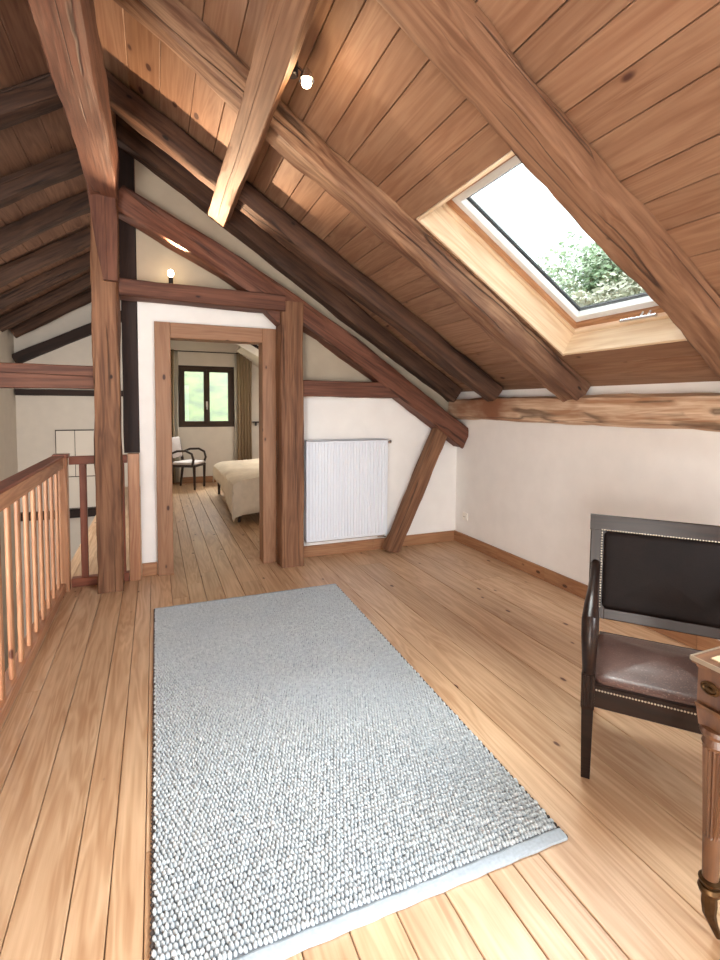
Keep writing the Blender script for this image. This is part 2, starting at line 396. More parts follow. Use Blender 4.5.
# ------------------------------------------------------------------ measures of the place
XR = 3.0; YF = 4.52; YG = 9.65; YB = -3.2; XL = -2.1; XV = -0.74     # right wall, door wall, gable wall, wall behind, left wall, edge of the stair void
SL = 0.65; ZE = 1.605; XRIDGE = -0.33
zc = lambda x: ZE+SL*(XR-x) if x >= XRIDGE else ZE+SL*(XR-XRIDGE)-SL*(XRIDGE-x)
ND = Vector((SL, 0, 1)).normalized(); TD = Vector((1, 0, -SL)).normalized()
NL = Vector((-SL, 0, 1)).normalized()
SKX0, SKX1, SKY0, SKY1 = 1.487, 2.68, 1.78, 2.72

# ------------------------------------------------------------------ floor
fl = MB().box(XV, XR, YB, YG, -0.25, -0.03).build('floor', M_BASE)
struct(fl, 'floor of long honey pine boards')
joints = [-0.74, -0.655, -0.555, -0.40, -0.25, -0.145, -0.05, 0.10, 0.22, 0.34, 0.476, 0.62, 0.78, 0.936, 1.03, 1.135, 1.425, 1.68, 1.92, 2.17, 2.42, 2.70, 2.985]
rnd = random.Random(3)
for a, b in zip(joints, joints[1:]):
    y = YB; cuts = [y]
    y += rnd.uniform(1.5, 5.0)
    while y < YG-1: cuts.append(y); y += rnd.uniform(3.2, 5.2)
    cuts.append(YG)
    for c0, c1 in zip(cuts, cuts[1:]):
        plank_mesh(c1-c0-0.002, b-a-0.003, 0.028).build('plank', M_FLOOR, fl, frame_M(((a+b)/2, c0, rnd.uniform(-0.0012, 0.0)), (0, 1, 0), (0, 0, 1)))

# ------------------------------------------------------------------ walls
def wall(name, mb, mat, label): return struct(mb.build(name, mat), label)
DX0, DX1, DZ = 0.13, 0.90, 2.01
w = MB()
w.extrude([(-0.12, 0), (0.05, 0), (0.05, 2.10), (-0.12, 2.10)], YF, YF+0.12)
w.extrude([(-0.12, 2.10), (1.0, 2.10), (1.0, zc(1.0)), (-0.12, zc(-0.12))], YF, YF+0.12)
w.extrude([(1.0, 0), (XR, 0), (XR, zc(XR)), (1.0, zc(1.0))], YF, YF+0.12)
wf = wall('wall_far', w, M_WALL, 'white plaster wall with the bedroom doorway')
# darker taupe plaster infill above the truss timbers
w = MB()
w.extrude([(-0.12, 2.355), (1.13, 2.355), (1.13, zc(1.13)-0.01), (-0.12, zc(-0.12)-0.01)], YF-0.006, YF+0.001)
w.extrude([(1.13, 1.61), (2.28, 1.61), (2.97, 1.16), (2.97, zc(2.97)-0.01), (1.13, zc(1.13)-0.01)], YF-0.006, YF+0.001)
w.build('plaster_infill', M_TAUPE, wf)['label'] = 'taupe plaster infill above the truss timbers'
wall('wall_right', MB().box(XR, XR+0.12, YB, YG, -0.25, 1.66), M_WALL, 'low white plaster knee wall under the skylight slope')
w = MB()
w.box(XL-0.1, 0.40, YG, YG+0.3, -2.6, 3.9); w.box(1.40, XR+0.12, YG, YG+0.3, -2.6, 3.9)
w.box(0.40, 1.40, YG, YG+0.3, -2.6, 1.045); w.box(0.40, 1.40, YG, YG+0.3, 2.175, 3.9)
wall('wall_gable', w, M_WALLW, 'cream plaster gable wall with the bedroom window')
wall('wall_left', MB().box(XL-0.12, XL, YB, YG, -2.6, 2.75), M_WALLW, 'cream plaster wall across the stair void')
wall('wall_bedroom', MB().box(-0.12, -0.02, YF+0.12, YG, -0.25, 3.55), M_WALLW, 'plaster partition between stair hall and bedroom')
wall('wall_stair', MB().box(XV, XV+0.06, YB, YG, -2.6, -0.25), M_WALLW, 'plaster wall under the floor edge at the stair void')
w = MB()
w.box(XL, -0.05, YB-0.15, YB, -2.6, 3.9); w.box(2.25, XR+0.1, YB-0.15, YB, -0.25, 3.9)
w.box(-0.05, 2.25, YB-0.15, YB, -0.25, 0.35); w.box(-0.05, 2.25, YB-0.15, YB, 2.35, 3.9)
wall('wall_back', w, M_WALL, 'plaster wall with a wide window opening')
wall('floor_lower', MB().box(XL, XV, YB, YG, -2.7, -2.6), M_BASE, 'lower floor under the stair void')

# ------------------------------------------------------------------ roof: ceiling boards on both slopes
def slopeR(x, y, n=0.0): return Vector((x, y, ZE+SL*(XR-x)))+ND*n
def slab(mb, x0, x1, y0, y1, n0, n1, fn):
    vs = [fn(x, y, n) for n in (n0, n1) for x, y in ((x0, y0), (x1, y0), (x1, y1), (x0, y1))]
    mb.add(vs, [(0,3,2,1),(4,5,6,7),(0,1,5,4),(1,2,6,5),(2,3,7,6),(3,0,4,7)])
def slopeL(x, y, n=0.0): return Vector((x, y, zc(x)))+NL*n
c = MB()
g = 0.02
slab(c, XRIDGE-0.02, SKX0-g, YB-0.2, YG+0.2, 0.024, 0.20, slopeR)
slab(c, SKX1+g, XR+0.5, YB-0.2, YG+0.2, 0.024, 0.20, slopeR)
slab(c, SKX0-g, SKX1+g, YB-0.2, SKY0-g, 0.024, 0.20, slopeR)
slab(c, SKX0-g, SKX1+g, SKY1+g, YG+0.2, 0.024, 0.20, slopeR)
slab(c, XL-0.3, XRIDGE+0.02, YB-0.2, YG+0.2, 0.024, 0.20, slopeL)
ce = c.build('ceiling', M_CEILD); struct(ce, 'board ceiling on both roof slopes')
jr = [-0.33, -0.13, 0.06, 0.25, 0.42, 0.57, 0.70, 0.79, 0.925, 1.06, 1.24, 1.355, 1.487, 1.623, 1.80, 1.92, 2.06, 2.21, 2.436, 2.535, 2.68, 2.79, 2.88, 3.10]
rnd = random.Random(11)
for a, b in zip(jr, jr[1:]):
    cuts = [YB, 0.5, 1.60, 2.79, 4.52]
    for c0, c1 in zip(cuts, cuts[1:]):
        if a >= SKX0-0.01 and b <= SKX1+0.01:
            if c0 == 1.60:
                segs = [(1.60, SKY0), (SKY1, 2.79)]
            else: segs = [(c0, c1)]
        else: segs = [(c0, c1)]
        for s0, s1 in segs:
            mid = slopeR((a+b)/2, s0+0.001, rnd.uniform(0, 0.002))
            plank_mesh(s1-s0-0.002, (b-a)*math.hypot(1, SL)-0.004, 0.022, 0.003).build('plank', M_CEIL, ce, frame_M(mid, (0, 1, 0), -ND))
x = XRIDGE
while x > XL:
    b = max(XL, x-rnd.uniform(0.15, 0.23)); xm = (x+b)/2
    cuts = [YB, 1.6, 3.9, 6.6, YG]
    for c0, c1 in zip(cuts, cuts[1:]):
        plank_mesh(c1-c0-0.002, (x-b)*math.hypot(1, SL)-0.005, 0.022, 0.003).build('plank', M_CEILD, ce, frame_M(slopeL(xm, c0+0.001, rnd.uniform(0, 0.002)), (0, 1, 0), -NL))
    x = b
struct(MB().box(-0.02, 1.75, YF+0.12, YG, 2.72, 2.78).build('ceiling_bedroom', M_WALLW), 'flat plaster ceiling of the bedroom')
c = MB(); slab(c, 1.5, XR+0.1, YF+0.12, YG, -0.14, -0.02, slopeR)
struct(c.build('ceiling_bedroom_slope', M_WALLW), 'sloping plaster ceiling of the bedroom')

# ------------------------------------------------------------------ roof timbers
def rafter(label, y, x0, x1, w, h, mat, dy=0.0, drop=0.0, **kw):
    p0 = slopeR(x0, y, -h/2-drop); p1 = slopeR(x1, y+dy, -h/2-drop)
    return beam('rafter', label, p0, p1, w, h, mat, za=ND, **kw)
rafter('broad squared rafter passing in front of the skylight', 1.605, XRIDGE+0.06, 2.98, 0.175, 0.14, M_RAFTER, rough=0.016, rnd=0.16, npt=20, nseg=60)
rafter('weathered rough rafter on the inner side of the skylight', 2.805, XRIDGE+0.06, 2.98, 0.15, 0.17, M_RAFTERB, rough=0.016, rnd=0.3, npt=20, nseg=60, drop=0.0)
rafter('dark round log rafter next to the doorway wall rafter', 3.92, XRIDGE+0.06, 2.93, 0.19, 0.18, M_BEAMDK, dy=-0.17, rough=0.014, rnd=0.75, npt=20)
rafter('dark rafter pressed against the doorway wall', 4.43, XRIDGE+0.06, 2.95, 0.17, 0.17, M_BEAMDK, rough=0.012, rnd=0.4)
rafter('squared rafter over the writing table', 0.42, XRIDGE+0.06, 2.98, 0.17, 0.14, M_RAFTER, rough=0.012, rnd=0.2)
for y, t in ((0.42, 'level with the writing table'), (1.6, 'opposite the broad skylight rafter'), (2.8, 'opposite the weathered rafter'), (3.9, 'opposite the round log rafter')):
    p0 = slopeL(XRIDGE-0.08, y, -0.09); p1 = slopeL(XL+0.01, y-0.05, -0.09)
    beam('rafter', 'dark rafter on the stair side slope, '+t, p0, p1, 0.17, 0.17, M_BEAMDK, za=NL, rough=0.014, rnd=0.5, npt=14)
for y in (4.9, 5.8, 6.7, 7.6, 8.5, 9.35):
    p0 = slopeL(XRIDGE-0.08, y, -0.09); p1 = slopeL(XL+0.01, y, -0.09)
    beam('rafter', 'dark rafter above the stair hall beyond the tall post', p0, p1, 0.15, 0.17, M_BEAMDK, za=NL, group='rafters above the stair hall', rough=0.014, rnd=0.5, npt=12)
# ridge timber running from the tall post over the camera
beam('ridge_beam', 'thick reddish ridge beam running from the tall post', (-0.325, 4.19, 3.15), (-0.325, YB+0.02, 3.12), 0.19, 0.36, M_BEAMRED, rough=0.014, rnd=0.16, npt=20)
# spot purlin under the rafters
pc = slopeR(0.632, 4.10, -0.245)
beam('purlin', 'squared brown purlin slung under the rafters carrying the spotlight', pc, slopeR(0.632, YB+0.02, -0.245), 0.145, 0.11, M_RAFTER, za=ND, rough=0.008, rnd=0.12, npt=20)
# wall plate
beam('wall_plate', 'weathered round wall plate log on the white knee wall', (2.93, 4.47, 1.425), (2.93, YB+0.02, 1.43), 0.17, 0.205, M_PLATE, rough=0.014, rnd=0.55, npt=20)
# truss in front of the doorway wall
beam('truss_rafter', 'reddish sloping truss timber descending to the wall plate', (-0.25, 4.40, 3.05), (2.985, 4.40, 1.115), 0.20, 0.20, M_BEAMRED, bend=0.095, za=(0, 0, 1), rough=0.014, rnd=0.22, npt=20)
beam('collar_beam', 'horizontal collar beam over the bedroom doorway', (-0.25, 4.36, 2.355), (1.06, 4.36, 2.335), 0.2, 0.135, M_BEAMRED, rough=0.008, rnd=0.14)
beam('tie_beam', 'short horizontal timber between door post and sloping truss timber', (1.23, 4.41, 1.61), (2.2, 4.41, 1.605), 0.2, 0.145, M_BEAMRED, rough=0.008, rnd=0.16)
beam('door_post', 'thick square oak post beside the doorway and radiator', (1.128, 4.38, 0.0), (1.128, 4.38, 2.36), 0.205, 0.205, M_BEAM, za=(0, 1, 0), cat='post', rough=0.008, rnd=0.14, npt=20)
beam('leaning_strut', 'slanted rough strut between floor and wall plate', (2.155, 4.40, 0.0), (2.78, 4.40, 1.30), 0.15, 0.13, M_BEAM, za=(0, 1, 0), cat='strut', rough=0.012, rnd=0.3, npt=16)
o = MB().extrude([(0.86, 2.30), (1.02, 2.30), (1.02, 2.155)], 4.30, 4.44).build('knee_brace', M_BEAMRED); tag(o, 'small triangular knee brace between collar beam and door post', 'brace')
# tall post with its bracket
post = empty('tall_post', (-0.335, 4.30, 0)); tag(post, 'tall rough oak post at the head of the stair railing', 'post')
beam('shaft', None, (0, 0, 0), (0, 0, 3.66), 0.175, 0.19, M_BEAM, za=(0, 1, 0), parent=post, rough=0.012, rnd=0.14, npt=20)
o = MB().extrude([(-0.095, 3.02), (0.085, 3.02), (0.10, 2.80), (0.092, 2.37), (0.0, 2.37), (-0.045, 2.62)], -0.165, -0.09)
o.v = [(z-2.37, -x, y) for x, y, z in o.v]; o = o.build('bracket', M_BEAMRED, post, Matrix.Translation((0, 0, 2.37)) @ Matrix(((0, -1, 0, 0), (0, 0, 1, 0), (1, 0, 0, 0), (0, 0, 0, 1))))
o['label'] = 'tapered reddish bracket under the ridge beam'
beam('stair_tie_beam', 'horizontal brown tie beam crossing the stair void', (-0.42, 4.33, 1.652), (XL, 4.33, 1.652), 0.17, 0.175, M_BEAMRED, rough=0.006, rnd=0.12)
beam('corner_post', 'nearly black post at the end of the doorway wall', (-0.185, 4.60, 1.05), (-0.185, 4.60, 3.52), 0.12, 0.14, M_BLACKOAK, za=(0, 1, 0), cat='post', rough=0.006, rnd=0.12)
beam('gable_brace', 'dark sloping timber on the gable wall of the stair hall', (XL+0.02, YG-0.085, 2.16), (-0.14, YG-0.085, 3.16), 0.165, 0.14, M_BLACKOAK, za=(0, 1, 0), rough=0.006, rnd=0.12)
beam('gable_rail', 'thin dark horizontal timber high on the stair hall gable', (XL+0.02, YG-0.06, 1.645), (-0.13, YG-0.06, 1.645), 0.12, 0.10, M_BLACKOAK, rough=0.004, rnd=0.12)
beam('gable_sill', 'dark floor level timber low on the stair hall gable', (XL+0.02, YG-0.06, -0.405), (XV+0.0, YG-0.06, -0.405), 0.12, 0.13, M_BLACKOAK, rough=0.004, rnd=0.12)

# ------------------------------------------------------------------ doorway frame
d = struct(empty('door_1', (0, 0, 0)), 'plain pine door frame around the bedroom doorway')
def board(name, p0, p1, w, h, mat, parent, za=(0, 0, 1), c=0.004):
    p0, p1 = Vector(p0), Vector(p1); L = (p1-p0).length
    poly = [(-w/2, -h/2+c), (-w/2+c, -h/2), (w/2-c, -h/2), (w/2, -h/2+c), (w/2, h/2-c), (w/2-c, h/2), (-w/2+c, h/2), (-w/2, h/2-c)]
    return MB().extrude(poly, 0, L, 'X').build(name, mat, parent, frame_M(p0, p1-p0, za))
board('jamb', (0.0675, 4.56, 0), (0.0675, 4.56, 2.14), 0.125, 0.18, M_FRAME, d, za=(0, 1, 0))
board('jamb', (0.962, 4.56, 0), (0.962, 4.56, 2.14), 0.125, 0.18, M_FRAME, d, za=(0, 1, 0))
board('lintel', (0.131, 4.5605, 2.076), (0.899, 4.5605, 2.076), 0.179, 0.128, M_FRAME, d)

# ------------------------------------------------------------------ baseboards
bf = struct(empty('baseboard_far', (0, 0, 0)), 'pine baseboard along the doorway wall')
for a, b in ((-0.118, 0.004), (1.235, 2.02), (2.02, 2.975)): board('board', (a, YF-0.011, 0.055), (b-0.002, YF-0.011, 0.055), 0.022, 0.11, M_BASE, bf)
br = struct(empty('baseboard_right', (0, 0, 0)), 'pine baseboard along the knee wall')
ys = [YF-0.0, 3.77, 3.16, 1.9, -0.3, YB]
for a, b in zip(ys, ys[1:]): board('board', (XR-0.011, a-0.001, 0.055), (XR-0.011, b+0.001, 0.055), 0.022, 0.11, M_BASE, br)
bg_ = struct(empty('baseboard_gable', (0, 0, 0)), 'pine baseboard under the bedroom window')
board('board', (-0.01, YG-0.011, 0.06), (2.9, YG-0.011, 0.06), 0.022, 0.12, M_BASE, bg_)

# ------------------------------------------------------------------ skylight
sk = struct(empty('window_1', (0, 0, 0)), 'pine skylight set in the boarded roof slope')
S = lambda x, y, n: slopeR(x, y, n)
YD = Vector((0, 1, 0))
def sboard(name, p0, p1, w, h, mat, za=ND): return board(name, p0, p1, w, h, mat, sk, za=za, c=0.003)
# lining of the reveal (perpendicular to the slope), depth .18
kx = ND.x
def SP(x, y, n):  # x measured on the ceiling plane, then out along the normal
    return Vector((x, y, ZE+SL*(XR-x)))+ND*n
sboard('lining', SP(SKX0, SKY1-0.01, 0.086), SP(SKX1, SKY1-0.01, 0.086), 0.02, 0.172, M_LIGHTPINE)
sboard('lining', SP(SKX0, SKY0+0.01, 0.086), SP(SKX1, SKY0+0.01, 0.086), 0.02, 0.172, M_LIGHTPINE)
sboard('lining', SP(SKX1-0.01, SKY0+0.02, 0.086), SP(SKX1-0.01, SKY1-0.02, 0.086), 0.02, 0.172, M_LIGHTPINE)
sboard('lining', SP(SKX0+0.01, SKY0+0.02, 0.086), SP(SKX0+0.01, SKY1-0.02, 0.086), 0.02, 0.172, M_LIGHTPINE)
def ring(name, ins, wdt, n0, n1, mat, parent=None):
    q = empty(name); q.parent = parent or sk
    h = n1-n0; nm = (n0+n1)/2
    x0, x1, y0, y1 = SKX0+ins, SKX1-ins, SKY0+ins, SKY1-ins
    k = math.hypot(1, SL); wx = wdt/k
    for yy in (y0+wdt/2, y1-wdt/2): board(name+'_side', SP(x0, yy, nm), SP(x1, yy, nm), wdt, h, mat, q, za=ND, c=0.002)
    for xx in (x0+wx/2, x1-wx/2): board(name+'_end', SP(xx, y0+wdt, nm), SP(xx, y1-wdt, nm), wdt, h, mat, q, za=ND, c=0.002)
    return q
def strips(name, ins, wdt, n0, n1, mat):
    h = n1-n0; nm = (n0+n1)/2
    x0, x1, y0, y1 = SKX0+ins, SKX1-ins, SKY0+ins, SKY1-ins
    k = math.hypot(1, SL); wx = wdt/k
    for yy in (y0+wdt/2, y1-wdt/2): sboard(name, SP(x0, yy, nm), SP(x1, yy, nm), wdt, h, mat)
    for xx in (x0+wx/2, x1-wx/2): sboard(name, SP(xx, y0+wdt, nm), SP(xx, y1-wdt, nm), wdt, h, mat)
strips('frame_bar', 0.0, 0.045, 0.172, 0.25, M_LIGHTPINE)
strips('sash_bar', 0.050, 0.036, 0.185, 0.255, M_PINE)
strips('sash_bead', 0.084, 0.048, 0.205, 0.262, M_GREYTRIM)
strips('gasket', 0.132, 0.003, 0.246, 0.264, M_GASKET)
strips('spacer_bar', 0.141, 0.003, 0.250, 0.266, M_GASKET)
v = [SP(x, y, 0.252) for x, y in ((SKX0+0.12, SKY0+0.12), (SKX1-0.12, SKY0+0.12), (SKX1-0.12, SKY1-0.12), (SKX0+0.12, SKY1-0.12))]
MB().add(v+[p+ND*0.004 for p in v], [(0,3,2,1),(4,5,6,7),(0,1,5,4),(1,2,6,5),(2,3,7,6),(3,0,4,7)]).build('glass_pane', M_GLASS, sk)
h = empty('handle'); h.parent = sk
a = SP(SKX1-0.075, 2.02, 0.150); b = SP(SKX1-0.075, 2.26, 0.150)
MB().tube([a, b], 0.010, 10).build('grip', M_CHROME, h, smooth=True)
for t in (0.22, 0.42):
    p = a.lerp(b, t); MB().tube([p, p+ND*0.04], 0.009, 8).build('mount', M_CHROME, h, smooth=True)

# ------------------------------------------------------------------ bedroom window
w2 = struct(empty('window_2', (0, 0, 0)), 'dark framed two casement window in the bedroom gable')
X0, X1, Z0, Z1, YW = 0.40, 1.40, 1.045, 2.175, YG+0.03
def wb(name, p0, p1, w_, h_, par): return board(name, p0, p1, w_, h_, M_DKFRAME, par, za=(0, 1, 0), c=0.003)
for zz in (Z0+0.03, Z1-0.03): wb('frame_rail', (X0, YW, zz), (X1, YW, zz), 0.06, 0.07, w2)
for xx in (X0+0.03, X1-0.03): wb('frame_stile', (xx, YW, Z0+0.06), (xx, YW, Z1-0.06), 0.06, 0.07, w2)
for a, b in ((X0+0.06, 0.899), (0.901, X1-0.06)):
    s_ = empty('sash'); s_.parent = w2
    for zz in (Z0+0.085, Z1-0.085): wb('sash_rail', (a, YW-0.012, zz), (b, YW-0.012, zz), 0.05, 0.05, s_)
    for xx in (a+0.026, b-0.026): wb('sash_stile', (xx, YW-0.012, Z0+0.11), (xx, YW-0.012, Z1-0.11), 0.052, 0.05, s_)
    MB().box(a+0.04, b-0.04, YW, YW+0.004, Z0+0.1, Z1-0.1).build('pane', M_GLASS2, s_)
hd = MB().box(0.885, 0.915, YW-0.055, YW-0.037, 1.42, 1.52); hd.box(0.892, 0.908, YW-0.075, YW-0.055, 1.37, 1.49)
hd.build('handle', M_WHITEPL, w2)
struct(MB().box(-0.02, 1.9, YG-0.03, YG, 2.43, 2.72).build('trim_1', M_WALLW), 'plaster band above the bedroom window')

# ------------------------------------------------------------------ stair railing
rl = empty('stair_railing', (-0.675, 4.36, 0)); tag(rl, 'honey pine baluster railing along the stair void', 'railing')
def rboard(name, p0, p1, w_, h_, mat, za=(0, 0, 1)):
    o_ = Vector((-0.675, 4.36, 0)); return board(name, Vector(p0)-o_, Vector(p1)-o_, w_, h_, mat, rl, za=za, c=0.005)
rboard('newel', (-0.672, 4.385, 0), (-0.672, 4.385, 1.04), 0.085, 0.085, M_RAIL, za=(0, 1, 0))
rboard('newel_cap', (-0.672, 4.385, 1.04), (-0.672, 4.385, 1.068), 0.105, 0.105, M_RAILRED, za=(0, 1, 0))
rboard('handrail', (-0.68, 4.34, 1.00), (-0.68, YB+0.1, 1.00), 0.055, 0.085, M_RAIL)
rboard('handrail_cap', (-0.69, 4.34, 1.05), (-0.69, YB+0.1, 1.05), 0.085, 0.018, M_RAILRED)
rboard('bottom_rail', (-0.695, 4.34, 0.035), (-0.695, YB+0.1, 0.035), 0.08, 0.068, M_RAIL)
y = 4.235
while y > YB+0.3:
    rboard('baluster', (-0.685, y, 0.07), (-0.685, y, 0.958), 0.020, 0.052, M_RAIL, za=(0, 1, 0)); y -= 0.188
rr = empty('landing_railing', (-0.4, 4.46, 0)); tag(rr, 'short reddish railing behind the tall post', 'railing')
def qboard(name, p0, p1, w_, h_, mat, za=(0, 0, 1)):
    o_ = Vector((-0.4, 4.46, 0)); return board(name, Vector(p0)-o_, Vector(p1)-o_, w_, h_, mat, rr, za=za, c=0.004)
qboard('handrail', (-0.628, 4.46, 1.01), (-0.215, 4.46, 1.01), 0.05, 0.065, M_RAILRED)
qboard('bottom_rail', (-0.628, 4.46, 0.035), (-0.215, 4.46, 0.035), 0.07, 0.07, M_RAILRED)
for x in (-0.535, -0.392, -0.262): qboard('baluster', (x, 4.46, 0.072), (x, 4.46, 0.976), 0.05, 0.04, M_RAILRED, za=(0, 1, 0))
o = board('newel', (-0.168, 4.462, 0), (-0.168, 4.462, 1.05), 0.085, 0.092, M_RAIL, None, za=(0, 1, 0)); o.name = 'newel_board'
tag(o, 'orange pine newel below the black corner post', 'newel')

# white panelled hatch on the gable over the stair void
hb = empty('wall_hatch', (-1.15, YG, -0.33)); tag(hb, 'white panelled hatch with dark outline on the stair hall gable', 'hatch')
MB().box(-0.40, 0.40, -0.045, 0, 0, 1.35).build('outline', M_LINE, hb)
MB().box(-0.385, -0.115, -0.06, -0.046, 0.56, 1.335).build('panel', M_PANELW, hb)
MB().box(-0.105, 0.385, -0.06, -0.046, 0.56, 1.335).build('panel', M_PANELW, hb)
MB().box(-0.385, 0.385, -0.06, -0.046, 0.015, 0.545).build('panel', M_PANELW, hb)

# ------------------------------------------------------------------ radiator
rad = empty('radiator', (1.715, 4.465, 0.17)); tag(rad, 'white ribbed panel radiator on the wall beside the door post', 'radiator')
W, H = 0.83, 0.955
m = MB(); nrib = 27; pts = []
for i in range(nrib):
    xa = -W/2+0.012+(W-0.024)*i/nrib; st = (W-0.024)/nrib
    for t, dy in ((0, 0.0), (0.22, 0.0), (0.36, -0.011), (0.86, -0.011), (1.0, 0.0)): pts.append((xa+st*t, dy))
poly = [(-W/2, 0.0)]+[(px, py) for px, py in pts]+[(W/2, 0.0), (W/2, 0.014), (-W/2, 0.014)]
cl = []
for p in poly:
    if not cl or (abs(p[0]-cl[-1][0]) > 1e-6 or abs(p[1]-cl[-1][1]) > 1e-6): cl.append(p)
m.extrude([(p[0], p[1]-0.035) for p in cl], 0.02, H-0.02, 'Z')
m.build('ribbed_panel', M_RAD, rad)
for z_ in (0, H-0.02): MB().box(-W/2, W/2, -0.046, -0.02, z_, z_+0.02).build('panel_edge', M_RAD, rad)
MB().box(-W/2+0.01, W/2-0.01, 0.02, 0.034, 0.02, H-0.02).build('rear_panel', M_RAD, rad)
for s_ in (-1, 1): MB().box(s_*W/2-0.004, s_*W/2+0.004, -0.04, 0.04, 0.01, H-0.005).build('side_cover', M_RAD, rad)
g_ = MB()
for i in range(40): xx = -W/2+0.012+i*(W-0.024)/39; g_.box(xx-0.003, xx+0.003, -0.034, 0.036, H-0.008, H+0.004)
g_.box(-W/2, W/2, -0.046, -0.036, H-0.008, H+0.004).box(-W/2, W/2, 0.032, 0.042, H-0.008, H+0.004); g_.build('top_grille', M_RAD, rad)
MB().box(-W/2+0.01, W/2-0.02, -0.03, 0.04, -0.012, 0.0).build('bottom_cover', M_RADG, rad)
MB().tube([(W/2, 0.0, H-0.03), (W/2+0.03, 0.0, H-0.03)], 0.011, 10).tube([(W/2+0.03, 0, H-0.03), (W/2+0.055, 0, H-0.03)], 0.017, 12).build('valve', M_CHROME, rad, smooth=True)
MB().tube([(W/2-0.09, -0.02, 0.0), (W/2-0.09, -0.02, -0.02), (W/2-0.02, -0.02, -0.022), (W/2-0.0, -0.005, -0.03), (W/2+0.0, 0.035, -0.03)], 0.009, 8).build('pipe', M_CHROME, rad, smooth=True)

# wall socket
so = empty('wall_socket', (XR, 4.33, 0.30), math.radians(-90)); tag(so, 'small white wall socket near the corner of the knee wall', 'socket')
MB().box(-0.04, 0.04, -0.01, 0, -0.04, 0.04).build('plate', M_WHITEPL, so)
MB().lathe([(0.03, 0), (0.03, 0.006), (0.024, 0.006)], 20).build('ring', M_WHITEPL, so, Matrix.Translation((0, -0.01, 0)) @ Matrix.Rotation(math.pi/2, 4, 'X'))
for s_ in (-1, 1): MB().lathe([(0.004, 0), (0.004, 0.002)], 8).build('hole', M_LINE, so, Matrix.Translation((s_*0.011, -0.0165, 0)) @ Matrix.Rotation(math.pi/2, 4, 'X'))

# ------------------------------------------------------------------ lamps
sp = empty('spotlight', (0.60, 2.27, 3.0)); tag(sp, 'small clip spotlight glowing on the purlin', 'spotlight')
MB().lathe([(0.02, -0.06), (0.026, -0.055), (0.026, 0.04), (0.018, 0.05)], 14).build('clamp', M_BLACK, sp, smooth=True)
MB().tube([(0.0, 0, 0.0), (0.03, -0.02, -0.03), (0.05, -0.03, -0.055)], 0.006, 8).build('arm', M_CHROME, sp, smooth=True)
MB().lathe([(0.012, 0.05), (0.026, 0.03), (0.034, 0.0), (0.030, 0.0)], 16).build('lamp_shade', M_CHROME, sp, Matrix.Translation((0.055, -0.035, -0.085)), smooth=True)
MB().lathe([(0.004, -0.026), (0.018, -0.02), (0.024, -0.006), (0.02, 0.006)], 14).build('bulb', M_BULB, sp, Matrix.Translation((0.055, -0.035, -0.09)), smooth=True)
lamp('spot_glow', 'POINT', 2.0, (1.0, 0.72, 0.42), Matrix.Translation((0.66, 2.225, 2.86)), shadow_soft_size=0.025)
bl = empty('beam_lamp', (0.138, 4.40, 2.415)); tag(bl, 'small bare glowing bulb standing on the collar beam', 'lamp')
MB().lathe([(0.026, 0), (0.026, 0.012), (0.018, 0.016), (0.018, 0.075), (0.012, 0.08)], 14).build('lamp_holder', M_BLACK, bl, smooth=True)
MB().lathe([(0.01, 0.078), (0.02, 0.092), (0.025, 0.112), (0.02, 0.132), (0.006, 0.142)], 14).build('bulb', M_BULB, bl, smooth=True)
lamp('beam_lamp_glow', 'POINT', 0.15, (1.0, 0.70, 0.40), Matrix.Translation((0.138, 4.36, 2.60)), shadow_soft_size=0.03)
lamp('beam_lamp_beam', 'SPOT', 105, (1.0, 0.70, 0.44), aim((0.138, 4.36, 2.60), (0.35, 3.1, 3.35)), shadow_soft_size=0.03, spot_size=math.radians(95), spot_blend=0.5)

# ------------------------------------------------------------------ rug
rg = empty('rug', (0.65, 2.46, 0)); tag(rg, 'pale grey blue hand woven wool rug with looped texture', 'rug')
FLc, FRc, NLc, NRc = (Vector(p) for p in ((-0.02, 3.726), (1.329, 3.72), (-0.026, 1.205), (1.257, 1.197)))
def RP(u, v):
    p = (NLc*(1-u)+NRc*u)*(1-v)+(FLc*(1-u)+FRc*u)*v
    return (p.x-0.65, p.y-2.46)
m = MB()
b0 = [RP(0.003, 0.003), RP(0.997, 0.003), RP(0.997, 0.997), RP(0.003, 0.997)]; m.extrude(b0, 0.0, 0.008, 'Z')
m.build('backing', M_RUGBASE, rg)
n = 40
for v0, v1 in ((0.0, 0.017), (0.990, 1.0)):
    pr = [(v0, 0.001), (v0, 0.010), (v0+(v1-v0)*0.2, 0.014), (v0+(v1-v0)*0.8, 0.014), (v1, 0.008)]
    vs = [(*RP(i/n, vv+0.0006*math.sin(i*1.7)), z) for i in range(n+1) for vv, z in pr]; k = len(pr)
    MB().add(vs, [(i*k+j, (i+1)*k+j, (i+1)*k+j+1, i*k+j+1) for i in range(n) for j in range(k-1)]).build('hem', M_RUGHEM, rg, smooth=True)
lp = MB(); rr_ = random.Random(5)
NR_, NC = 128, 98
sv = []
for q, (rx, z) in enumerate(((1.0, 0.006), (0.92, 0.013), (0.5, 0.0185))):
    for i in range(6): a = math.pi/3*i; sv.append((rx*math.cos(a), rx*math.sin(a), z))
sv.append((0, 0, 0.020))
sf = [(q*6+i, q*6+(i+1) % 6, (q+1)*6+(i+1) % 6, (q+1)*6+i) for q in range(2) for i in range(6)]+[(12+i, 12+(i+1) % 6, 18) for i in range(6)]
